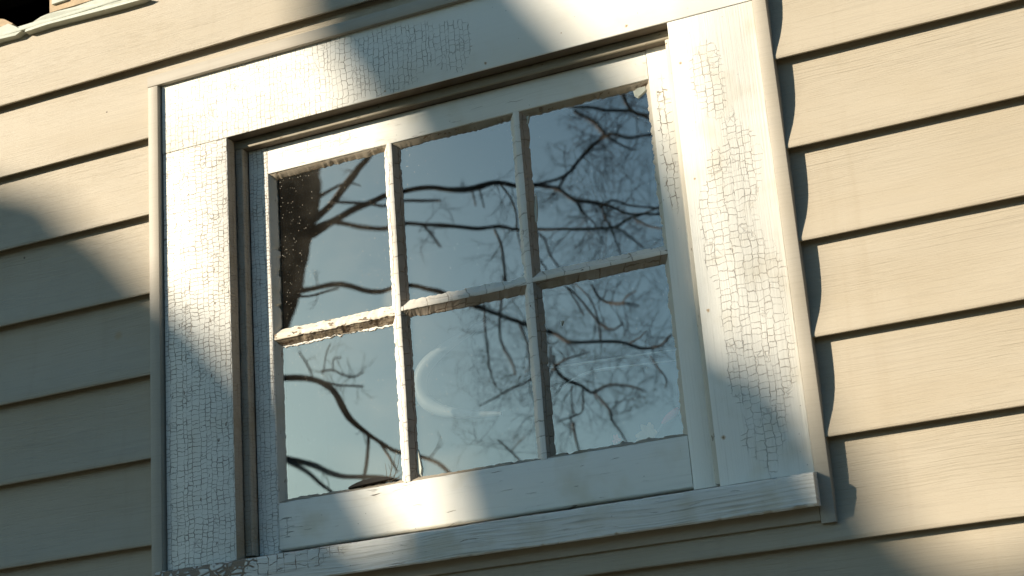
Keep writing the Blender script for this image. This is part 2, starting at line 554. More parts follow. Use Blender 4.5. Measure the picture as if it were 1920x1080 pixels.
# ------------------------------------------------------------------ setting
GZ = -2.05
g = Geo()
g.v = [(-120, -120, GZ), (120, -120, GZ), (120, 120, GZ), (-120, 120, GZ)]
g.f = [(0, 1, 2, 3)]
mesh('lawn', g.v, g.f, M_grass, None, 0, kind='structure')

rw = random.Random(21)
g = Geo()
for i in range(5200):
    az = rw.uniform(math.pi * 1.02, math.pi * 1.98)
    d = rw.uniform(38, 52)
    top = 6.2 + 2.2 * mnoise.noise((az * 7, 0, 0)) + 1.4 * mnoise.noise((az * 23, 3, 0))
    p = Vector((d * math.cos(az), d * math.sin(az), GZ + top * rw.random() ** .8))
    a = Vector((rw.gauss(0, 1), rw.gauss(0, 1), rw.gauss(0, 1))).normalized() * rw.uniform(.35, .8)
    b = a.cross(Vector((rw.gauss(0, 1), rw.gauss(0, 1), rw.gauss(0, 1)))).normalized() * rw.uniform(.3, .7)
    n = len(g.v)
    g.v += [p - a, p + b, p + a, p - b]
    g.f.append((n, n + 1, n + 2, n + 3))
mesh('added_far_woods', g.v, g.f, simple('far_foliage', (0.05, 0.055, 0.035), 0.9, 2, 0.5), None, 0, kind='stuff')  # treeline added behind the camera, mainly to cut low sky fill

# ------------------------------------------------------------------ house wall: siding, channels
S, Z0 = 0.127, 0.80098
YJ = -0.009
wall = thing('siding_wall', 'tan lap siding wall with raised wood grain around the old window', 'wall', (0, 0.012, GZ))

PROF = [(0.0125, 0.0120), (0.0118, 0.0002), (0.0008, -0.0006), (0.0, -0.0030), (0.0006, -0.0045), (0.0022, -0.0052), (0.006, -0.0048), (0.013, -0.0032), (0.022, -0.0008),
        (0.034, 0.0024), (0.048, 0.0052), (0.062, 0.0073), (0.078, 0.0086), (0.098, 0.0093), (0.118, 0.0096), (0.127, 0.0098), (0.1385, 0.0100)]


def course(g, x0, x1, zl, d0=None, d1=None):
    pr = PROF
    if d0 is not None or d1 is not None:
        lo = d0 if d0 is not None else -1
        hi = d1 if d1 is not None else 1
        body = [p for p in PROF[3:] if lo < p[0] < hi]

        def yy(d):
            for a, b in zip(PROF[3:], PROF[4:]):
                if a[0] <= d <= b[0]:
                    return a[1] + (b[1] - a[1]) * (d - a[0]) / (b[0] - a[0])
            return PROF[-1][1]
        pr = ([(d0, yy(d0))] if d0 is not None else PROF[:3]) + body + ([(d1, yy(d1))] if d1 is not None else [])
    n = max(2, int((x1 - x0) / 0.02))
    rings = []
    for i in range(n + 1):
        x = x0 + (x1 - x0) * i / n
        r = []
        for d, y in pr:
            oc = 0.0011 * mnoise.noise((x * 2.6, zl * 3.7, d * 6)) + 0.0004 * mnoise.noise((x * 9, zl * 5, d * 14))
            wz = 0.0006 * mnoise.noise((x * 3.1, zl * 9.1, 2.0))
            r.append((x, y + oc, zl + d + wz))
        rings.append(r)
    g.loft(rings, close=False, caps=False)


g = Geo()
XL, XR = -3.2, 4.2
for k in range(-22, 19):
    zl = Z0 + k * S
    if -7 < k < -1:
        course(g, XL, -0.0125, zl)
        course(g, 0.9555, XR, zl)
    elif k == -1:
        course(g, XL, -0.0125, zl)
        course(g, 0.9555, XR, zl)
        course(g, -0.0125, 0.9555, zl, d0=0.769 - zl)
    elif k == -7:
        course(g, XL, -0.0125, zl)
        course(g, 0.9555, XR, zl)
        course(g, -0.0125, 0.9555, zl, d1=-0.055 - zl)
    elif k == 1:
        course(g, XL, -0.46, zl)
        course(g, -0.04, XR, zl)
    else:
        course(g, XL, XR, zl)
mesh('siding', g.v, g.f, M_siding, wall, 30)

# sheathing behind the boards with the window and the torn hole left open
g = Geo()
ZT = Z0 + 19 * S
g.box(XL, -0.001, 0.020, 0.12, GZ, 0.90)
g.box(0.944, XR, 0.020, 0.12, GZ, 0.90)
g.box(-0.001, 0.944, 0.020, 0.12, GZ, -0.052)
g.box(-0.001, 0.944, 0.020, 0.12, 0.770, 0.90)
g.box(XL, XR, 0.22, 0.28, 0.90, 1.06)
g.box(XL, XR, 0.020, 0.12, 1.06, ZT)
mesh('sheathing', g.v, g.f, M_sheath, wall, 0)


def channel(name, axis, s0, s1, c0, c1, seed, yf=YJ, yb=0.016):
    def sec(t):
        j = 0.00035 * mnoise.noise((t * 4, seed, 1.0))
        e = 0.0012
        return [(c0 + j, yb), (c0 + j, yf + e), (c0 + j + e * .3, yf + e * .3), (c0 + j + e, yf), (c1 + j - e, yf), (c1 + j - e * .3, yf + e * .3), (c1 + j, yf + e), (c1 + j, yb)]
    return bar(name, axis, s0, s1, sec, M_trim, wall, step=0.03)


channel('trim_channel', 'z', -0.0645, 0.7562, -0.0205, -0.0024, 1)
channel('trim_channel', 'z', -0.0645, 0.7562, 0.9448, 0.9630, 2)
channel('trim_channel', 'x', -0.0210, 0.9636, 0.7572, 0.7760, 3)
channel('undersill_trim', 'x', -0.002, 0.9438, -0.0605, -0.030, 4, yf=-0.0065)

# torn siding board above: lip still there, board ripped away to the left
tb = thing('torn_siding_board', 'torn siding board with a ragged dark hole and whitened curled edge', 'siding board', at(100, 30, 0.0))
zl = Z0 + S


def plate(name, pxs, y0, y1, mat, parent, wob=0.0):
    f = [at(a, b, y0) for a, b in pxs]
    n = len(f)
    g = Geo()
    cen = sum(f, Vector()) / n
    g.v = [tuple(p + Vector((0, wob * mnoise.noise(p * 40), 0))) for p in f] + [(p.x, y1, p.z) for p in f]
    g.f = [tuple(range(n))] + [tuple(range(n, 2 * n))[::-1]] + [((i + 1) % n, i, n + i, n + (i + 1) % n) for i in range(n)]
    return mesh(name, g.v, g.f, mat, parent, 0)


plate('curled_edge', [(-60, 92), (0, 73), (28, 66), (40, 57), (30, 50), (15, 44), (0, 52), (-60, 66)], -0.004, 0.016, M_chalk, tb, 0.003)
plate('curled_edge', [(46, 60), (90, 46), (150, 31), (210, 15), (262, 0), (275, -6), (200, -6), (170, 2), (140, 12), (112, 20), (92, 26), (76, 31), (60, 41), (50, 50)],
      -0.004, 0.016, M_chalk, tb, 0.003)
plate('bare_board', [(93, 24), (112, 18), (140, 10), (172, 0), (190, -40), (93, -60)], 0.014, 0.030, M_oldwood, tb)
plate('pale_strip', [(97, 8), (124, -1), (124, -40), (97, -40)], 0.009, 0.0135, M_chalk, tb)
plate('bare_board', [(-60, 62), (0, 50), (20, 47), (24, 44), (8, 36), (-10, 34), (-60, 50)], 0.010, 0.03, M_oldwood, tb)
g = Geo()
course(g, -0.46, -0.033, zl, d1=0.0055)
mesh('lip', g.v, g.f, M_chalk, tb, 30)

# ------------------------------------------------------------------ window
win = thing('window', 'old white six pane window with crackled paint set in tan siding', 'window', (0.47, 0.02, 0.0))
IX0, IX1, IZ1 = 0.1165, 0.8225, 0.6424
board('side_casing', 'z', 0.0004, IZ1 - 0.0005, 0.0, IX0, 0.0, 0.020, M_left, win, 1, bite=0.004, side=((6, 7), M_jamb_shade))  # inner edge gets the browner paint that stands in for shade
board('side_casing', 'z', 0.0004, IZ1 - 0.0005, IX1, 0.943, 0.0004, 0.020, M_right, win, 2, bite=0.0015)
board('head_casing', 'x', 0.0, 0.943, IZ1 + 0.0003, 0.7614, -0.0004, 0.020, M_head, win, 3, bite=0.003, side=((0,), M_head_shade))  # underside faces take the paint with shade in its colour


def sill_sec(t):
    a = jit(11, t, 0.0012) - chip(11, t, 0.006, 0.3)
    b = jit(12, t, 0.0010) + chip(12, t, 0.004, 0.25)
    yf = -0.030 + 0.0012 * mnoise.noise((t * 9, 3, 3)) + 0.0006 * mnoise.noise((t * 60, 3, 8))
    return [(0.0125, 0.068), (-0.0050 + a, yf + 0.004), (-0.0068 + a, yf + 0.0008), (-0.009, yf), (-0.020, yf - .0004), (-0.033, yf + .0002), (-0.0445 + b, yf),
            (-0.0463 + b, yf + 0.0015), (-0.0455, yf + 0.008), (-0.030, 0.068)]


bar('sill', 'x', 0.0, 0.9475, sill_sec, M_sill, win, step=0.002, smooth=40)
# jamb lining
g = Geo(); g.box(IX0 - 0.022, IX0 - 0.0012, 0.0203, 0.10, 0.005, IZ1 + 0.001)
mesh('side_jamb', g.v, g.f, M_jamb_shade, win, 0)
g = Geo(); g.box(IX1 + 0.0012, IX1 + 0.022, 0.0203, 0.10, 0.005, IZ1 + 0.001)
mesh('side_jamb', g.v, g.f, M_jamb_shade, win, 0)
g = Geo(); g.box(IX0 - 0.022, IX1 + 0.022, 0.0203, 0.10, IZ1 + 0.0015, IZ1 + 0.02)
mesh('head_jamb', g.v, g.f, M_head_shade, win, 0)
board('stop', 'z', 0.008, 0.6285, IX0 - 0.0010, 0.129, 0.0222, 0.0376, M_jamb_shade, win, 21, edge=0.0025, rag=0.0008, bite=0.002)
board('stop', 'z', 0.008, 0.6285, 0.810, IX1 + 0.0010, 0.0222, 0.0376, M_stop, win, 22, edge=0.0025, rag=0.0008)
board('stop', 'x', IX0 - 0.0010, IX1 + 0.0010, 0.6288, IZ1 + 0.0012, 0.0222, 0.0376, M_stop_shade, win, 23, edge=0.0018, rag=0.0012, bite=0.003, side=((0,), M_head_shade))

# sash
sash = mesh('sash', [(0.131, 0.0682, 0.012), (0.809, 0.0682, 0.012), (0.809, 0.0682, 0.02), (0.131, 0.0682, 0.02),
                     (0.131, 0.072, 0.012), (0.809, 0.072, 0.012), (0.809, 0.072, 0.02), (0.131, 0.072, 0.02)],
            [(0, 1, 2, 3), (7, 6, 5, 4), (0, 4, 5, 1), (1, 5, 6, 2), (2, 6, 7, 3), (3, 7, 4, 0)], M_stop, win, 0)
OX0, OX1, OZ0, OZ1 = 0.1634, 0.7768, 0.0802, 0.5848
YS = 0.038
board('stile', 'z', 0.0082, 0.6284, 0.1298, OX0, YS, 0.068, M_stile_l, sash, 31, edge=0.0014, rag=0.0006)
board('stile', 'z', 0.0082, 0.6284, OX1, 0.8095, YS - .0003, 0.068, M_stile_r, sash, 32, edge=0.0014, rag=0.0008)
board('top_rail', 'x', OX0 + 0.0005, OX1 - 0.0005, OZ1, 0.6285, YS + .0003, 0.068, M_rail, sash, 33, edge=0.0012, rag=0.0008, bite=0.003)
board('bottom_rail', 'x', OX0 + 0.0006, OX1 - 0.0006, 0.0118, OZ0, YS + .0002, 0.068, M_rail, sash, 34, edge=0.0030, rag=0.0016, bite=0.004)


def putty(axis, s0, s1, edge, sgn, seed, wid=0.0085, rag=0.0022, mat=None):
    def sec(t):
        ww = wid + jit(seed, t, rag, 0.8) + chip(seed, t, 0.006, 0.35) - chip(seed + 9, t, 0.007, 0.30)
        ww = max(ww, 0.0025)
        yk = YS + 0.0025 + jit(seed + 3, t, 0.0006)
        return [(edge, GLASS_Y - .0003), (edge, yk), (edge + sgn * 0.0010, yk + .0004), (edge + sgn * ww * .55, YS + 0.0078 + jit(seed + 5, t, .0006)),
                (edge + sgn * (ww - .0006), GLASS_Y - .0016), (edge + sgn * ww, GLASS_Y - .0003)]
    return bar('putty', axis, s0, s1, sec, mat or M_putty, sash, step=0.0018, smooth=50)


putty('z', OZ0, OZ1, OX0, 1, 51, rag=0.0012, mat=M_stop)
putty('z', OZ0, OZ1, OX1, -1, 52, rag=0.003, mat=M_stop)
putty('x', OX0, OX1, OZ1, -1, 53, wid=0.0070, rag=0.0026)
putty('x', OX0, OX1, OZ0, 1, 54, wid=0.0055, rag=0.0014)

VX = [0.3702, 0.5752]
HZ = 0.3300


def muntin(name, axis, s0, s1, c, mat, seed, yf, rag=0.0018, fw=0.0047, base=0.0132, bite=0.0, slope=(6, 7, 8), slope_mat=None, **kw):
    def sec(t):
        l = base + jit(seed, t, rag, 0.7) - chip(seed, t, 0.006, 0.3)
        r = base + jit(seed + 5, t, rag, 0.7) - chip(seed + 5, t, 0.006, 0.3)
        fl = fw + jit(seed + 2, t, rag * .35) - chip(seed + 2, t, bite, 0.1)
        fr = fw + jit(seed + 7, t, rag * .35) - chip(seed + 7, t, bite, 0.1)
        ym = yf + 0.0003 * mnoise.noise((t * 40, seed, 0)) + chip(seed + 4, t, bite * .8, 0.1)
        cc = c + 0.0006 * mnoise.noise((t * 7, seed, 4))
        return [(cc - l, GLASS_Y - .0003), (cc - l + .0005, GLASS_Y - .0018), (cc - fl - .0004, ym + .0022), (cc - fl + .0002, ym + .0006), (cc - fl + .0012, ym),
                (cc + fr - .0012, ym), (cc + fr - .0002, ym + .0006), (cc + fr + .0004, ym + .0022), (cc + r - .0005, GLASS_Y - .0018), (cc + r, GLASS_Y - .0003),
                (cc + .0042, GLASS_Y + .0002), (cc + .0042, 0.068), (cc - .0042, 0.068), (cc - .0042, GLASS_Y + .0002)]
    o = bar(name, axis, s0, s1, sec, mat, sash, step=0.0016, smooth=35, **kw)
    o.data.materials.append(slope_mat or M_slope)  # second, darker material on one slope only, deepening its shade
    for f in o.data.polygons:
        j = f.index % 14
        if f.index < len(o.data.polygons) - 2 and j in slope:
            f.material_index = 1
    return o


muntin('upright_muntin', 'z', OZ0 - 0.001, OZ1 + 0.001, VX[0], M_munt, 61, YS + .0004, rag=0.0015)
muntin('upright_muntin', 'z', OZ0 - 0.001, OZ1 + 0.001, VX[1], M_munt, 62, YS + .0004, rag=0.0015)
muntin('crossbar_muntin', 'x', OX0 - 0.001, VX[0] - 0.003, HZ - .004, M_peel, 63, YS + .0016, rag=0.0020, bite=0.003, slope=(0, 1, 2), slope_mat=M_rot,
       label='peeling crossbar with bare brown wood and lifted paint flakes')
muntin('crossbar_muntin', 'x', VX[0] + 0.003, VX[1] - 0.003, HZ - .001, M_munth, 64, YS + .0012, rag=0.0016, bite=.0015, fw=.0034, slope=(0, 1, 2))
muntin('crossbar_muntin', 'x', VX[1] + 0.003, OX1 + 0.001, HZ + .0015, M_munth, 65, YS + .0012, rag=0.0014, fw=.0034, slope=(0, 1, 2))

# loose lumps and slivers of old putty at the pane corners
def lump(pxs, y0=0.0475, mat=None, yb=None):
    f = [at(a, b, y0) for a, b in pxs]
    n = len(f)
    cen = sum(f, Vector()) / n
    g = Geo()
    g.v = [tuple(p + Vector((0, (yb or GLASS_Y - .0004) - y0, 0))) for p in f] + [tuple(p.lerp(cen, .25) + Vector((0, .0006 * mnoise.noise(p * 300), 0))) for p in f]
    g.f = [tuple(range(n, 2 * n))] + [(i, (i + 1) % n, n + (i + 1) % n, n + i) for i in range(n)]
    return mesh('putty_lump' if mat is None else 'paint_flake', g.v, g.f, mat or M_chalk, sash, 0)


lump([(1186, 170), (1196, 160), (1212, 156), (1214, 168), (1204, 178), (1196, 184), (1189, 180)])
lump([(985, 216), (993, 214), (990, 228), (986, 240), (984, 232)])
lump([(778, 845), (784, 842), (792, 880), (790, 893), (780, 895)])
lump([(1003, 360), (1006, 372), (1007, 410), (1003, 425), (1001, 395)])
def lip_sec(t):
    top = HZ - .004 - .0135 + jit(71, t, 0.0022, 0.9)
    hh = max(0.0004, 0.0022 + jit(72, t, 0.0026, 0.9) + 0.002 * mnoise.noise((t * 30, 2, 2)))
    yy = 0.0482 - max(0, 0.003 * mnoise.noise((t * 45, 6, 2)))
    return [(top, GLASS_Y - .0004), (top, yy), (top - hh, yy + .0004), (top - hh, GLASS_Y - .0004)]


bar('paint_lip', 'x', 0.1665, 0.362, lip_sec, M_munt, sash, step=0.0012)
lump([(1050, 600), (1056, 601), (1053, 611)])

# panes
xs = [OX0, VX[0] - .0042, VX[0] + .0042, VX[1] - .0042, VX[1] + .0042, OX1]
zs = [OZ0, HZ - .0042, HZ + .0042, OZ1]
_rp = random.Random(3)
for i in range(3):
    for j in range(2):
        g = Geo()
        g.box(xs[2 * i], xs[2 * i + 1], GLASS_Y, GLASS_Y + .0025, zs[2 * j], zs[2 * j + 1])
        ta, tb = _rp.uniform(-.0011, .0011), _rp.uniform(-.0011, .0011)      # old panes never sit quite flat
        xc, zc = (xs[2 * i] + xs[2 * i + 1]) / 2, (zs[2 * j] + zs[2 * j + 1]) / 2
        g.v = [(x, y + ta * (x - xc) + tb * (z - zc), z) for x, y, z in g.v]
        mesh('pane', g.v, g.f, M_glass, sash, 0)

# ------------------------------------------------------------------ dim room and what shows through the glass
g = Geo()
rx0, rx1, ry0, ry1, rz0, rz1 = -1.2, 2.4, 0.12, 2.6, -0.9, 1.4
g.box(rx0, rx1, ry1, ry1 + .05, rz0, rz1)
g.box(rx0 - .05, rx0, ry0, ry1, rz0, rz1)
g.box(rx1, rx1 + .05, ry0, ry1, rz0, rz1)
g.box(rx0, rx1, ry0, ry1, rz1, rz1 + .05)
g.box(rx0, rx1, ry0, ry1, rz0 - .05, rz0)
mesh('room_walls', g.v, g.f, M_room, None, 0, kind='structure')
g = Geo(); g.box(0.10, 0.84, 0.0725, 0.19, 0.055, 0.078)
mesh('inside_ledge', g.v, g.f, M_sheath, win, 0)


def curve_pts(pts, n=6):
    """Catmull-Rom through points (any number of components)"""
    out = []
    P = [pts[0]] + list(pts) + [pts[-1]]
    for i in range(1, len(P) - 2):
        for k in range(n):
            t = k / n
            out.append(tuple(0.5 * (2 * b + (c - a) * t + (2 * a - 5 * b + 4 * c - d) * t * t + (3 * b - a - 3 * c + d) * t ** 3)
                             for a, b, c, d in zip(P[i - 1], P[i], P[i + 1], P[i + 2])))
    out.append(tuple(pts[-1]))
    return out


def inside_tube(name, pxs, Y, r, mat, label, cat, sides=8):
    pts = [at(a, b, Y) for a, b in curve_pts(pxs)]
    g = Geo()
    m = len(pts) - 1
    g.tube(pts, [r * (0.25 + 0.75 * min(1.0, 3.0 * i / m, 3.0 * (m - i) / m)) for i in range(m + 1)], sides)
    return mesh(name, g.v, g.f, mat, None, 60, label=label, cat=cat, origin=pts[0])


inside_tube('hoop', [(915, 600), (880, 622), (830, 655), (795, 690), (787, 722), (798, 752), (830, 770), (880, 777), (940, 775)], 0.115, 0.0105, M_hoop,
            'blurred pale hoop seen through the lower middle pane', 'hoop')
inside_tube('cord', [(1020, 691), (1100, 680), (1180, 668), (1290, 653)], 0.062, 0.0013, M_cord,
            'straight thin pale cord seen through the lower right pane', 'cord', 5)
inside_tube('cord', [(1050, 728), (1080, 708), (1120, 694), (1190, 685), (1290, 673)], 0.060, 0.0015, M_cord,
            'bent pale cord drooping below the straight one in the lower right pane', 'cord', 5)


def petals(name, cpx, Y, size, mat, label, cat, n=7, seed=0):
    rnd = random.Random(seed)
    c = at(*cpx, Y)
    g = Geo()
    for i in range(n):
        a = 2 * math.pi * i / n + rnd.uniform(-.3, .3)
        d = Vector((math.cos(a), rnd.uniform(-.6, .2), math.sin(a))).normalized()
        s = Vector((-d.z, 0, d.x)).normalized()
        L = size * rnd.uniform(.7, 1.1)
        rings = []
        for k in range(6):
            t = k / 5
            wd = L * .32 * math.sin(math.pi * min(1, .12 + t * .8))
            p = c + d * (L * t) + Vector((0, -L * .25 * t * t, 0))
            nn = d.cross(s) * .0006
            rings.append([p - s * wd + nn, p + nn * 2, p + s * wd + nn, p + s * wd - nn, p - nn, p - s * wd - nn])
        g.loft(rings)
    return mesh(name, g.v, g.f, mat, None, 50, label=label, cat=cat, origin=c)


pk = thing('plastic_flower', 'pink plastic flower stem leaning in the bottom corner of the lower right pane', 'flower', at(1243, 793, .0585))
a, b = at(1242, 795, .0585), at(1272, 765, .0585)
g = Geo(); g.tube([a.lerp(b, t / 6) + Vector((0, 0, .001 * math.sin(t))) for t in range(7)], [.002, .0035, .0046, .0052, .0052, .0046, .0025], 9)
mesh('blossom', g.v, g.f, M_pink, pk, 60)
a2 = at(1225, 822, .0585)
g = Geo(); g.tube([a2, a2.lerp(a, .5), a], [.0012, .0012, .0012], 6)
mesh('stem', g.v, g.f, simple('faded_stem', (0.42, 0.40, 0.38), 0.7, 60, 0.2), pk, 60)
petals('dried_flower', (1216, 812), .0585, .017, M_tanp, 'faint tan dried flower head behind the glass beside the pink flower', 'flower', 8, 3)
petals('flower_bud', (1156, 826), .0585, .007, M_pink, 'small pink bud alone at the bottom of the lower right pane', 'flower bud', 6, 5)

# dead leaf and straws caught in the corner of the lower left pane
g = Geo()
rings = []
la, lb = at(655, 915, .047), at(737, 897, .047)
for k in range(13):
    t = k / 12
    p = la.lerp(lb, t)
    hh = .0062 * math.sin(math.pi * t) ** .7 + .0003
    rings.append([p + Vector((0, .001, -.002)), p + Vector((0, -.004 - hh * .4, -.001)), p + Vector((0, -.003, hh)), p + Vector((0, .0015, hh * .9))])
g.loft(rings)
mesh('dead_leaf', g.v, g.f, M_leafbrown, None, 60, label='dark curled dead leaf lying on the bottom rail under the lower left pane', cat='leaf', origin=la)
g = Geo()
for (p0, p1, p2) in (((728, 902), (738, 868), (744, 842)), ((728, 902), (742, 888), (757, 876)), ((726, 903), (724, 880), (722, 868)), ((729, 902), (734, 880), (733, 860)),
                     ((728, 903), (745, 897), (752, 893))):
    g.tube([at(*p0, .044), at(*p1, .043), at(*p2, .045)], [.0004, .00035, .0002], 5)
mesh('straw_tuft', g.v, g.f, M_straw, None, 60, label='tuft of thin dry straws stuck beside the left upright bar at the bottom', cat='straw', origin=at(728, 902, .044))

# ------------------------------------------------------------------ the tree that shades the wall (stands towards the sun)
def along(x, z, D):
    return Vector((x, 0, z)) + SUN * D


st = None


def limb(parent, name, pts, D0, D1, sides=20, n=7, rough=0.10, mat=None):
    """pts: (x, z, radius) of the shadow it throws on the wall; stands D0..D1 metres towards the sun"""
    cp = curve_pts(pts, n)
    m = len(cp) - 1
    P = [along(c[0], c[1], D0 + (D1 - D0) * i / m) for i, c in enumerate(cp)]
    g = Geo()
    rr = []
    for i, c in enumerate(cp):
        t = (P[min(i + 1, m)] - P[max(i - 1, 0)]).normalized()
        rr.append(c[2] * abs(SUN.y) / math.sqrt(max(.1, 1 - t.dot(SUN) ** 2)))
    g.tube(P, rr, sides, rough)
    return mesh(name, g.v, g.f, mat or M_bark, parent, 60)


base = along(0.95, GZ - 1.5, 9.1)
base.z = GZ
st = thing('shade_tree', 'thick forked bare tree standing between the sun and the wall', 'tree', base)
limb(st, 'trunk', [(1.05, GZ - 2.1, .62), (1.0, GZ - 1.0, .54), (0.92, -2.0, .50), (0.80, -1.1, .47), (0.66, -0.62, .45), (0.56, -0.40, .40)], 9.1, 9.0)
limb(st, 'bough', [(0.66, -0.62, .36), (0.78, -0.30, .37), (0.735, -0.12, .335), (0.685, 0.03, .285), (0.632, 0.15, .242), (0.600, 0.27, .232), (0.580, 0.42, .216), (0.550, 0.56, .178),
                   (0.495, 0.68, .166), (0.435, 0.79, .160), (0.36, 0.96, .14), (0.22, 1.25, .115), (0.05, 1.7, .10), (-0.1, 2.3, .07), (-0.15, 2.9, .04)], 9.0, 8.8)
limb(st, 'bough', [(0.56, -0.70, .36), (0.34, -0.50, .34), (0.10, -0.27, .325), (-0.11, -0.03, .31), (-0.25, 0.14, .31), (-0.43, 0.32, .30), (-0.62, 0.47, .285),
                   (-0.9, 0.72, .25), (-1.2, 1.05, .20), (-1.5, 1.6, .14), (-1.7, 2.3, .08)], 9.0, 9.6)
limb(st, 'branch', [(-1.2, 1.05, .12), (-1.7, 1.15, .09), (-2.2, 1.5, .06), (-2.6, 2.1, .03)], 9.6, 9.9, 9)
limb(st, 'branch', [(0.80, -0.30, .05), (1.0, -0.20, .038), (1.2, -0.165, .03), (1.6, -0.05, .015)], 8.9, 8.7, 9)
limb(st, 'branch', [(0.66, 0.02, .06), (0.80, 0.14, .018), (0.855, 0.30, .015), (0.86, 0.48, .012), (0.895, 0.66, .010), (0.90, 0.9, .006)], 8.9, 8.6, 9)
limb(st, 'branch', [(0.70, -0.05, .06), (0.87, 0.06, .016), (0.925, 0.22, .013), (0.915, 0.40, .008), (0.93, 0.60, .005)], 8.9, 8.5, 9)
limb(st, 'branch', [(0.05, 1.7, .07), (0.4, 2.1, .05), (0.6, 2.6, .03)], 8.8, 8.7, 9)

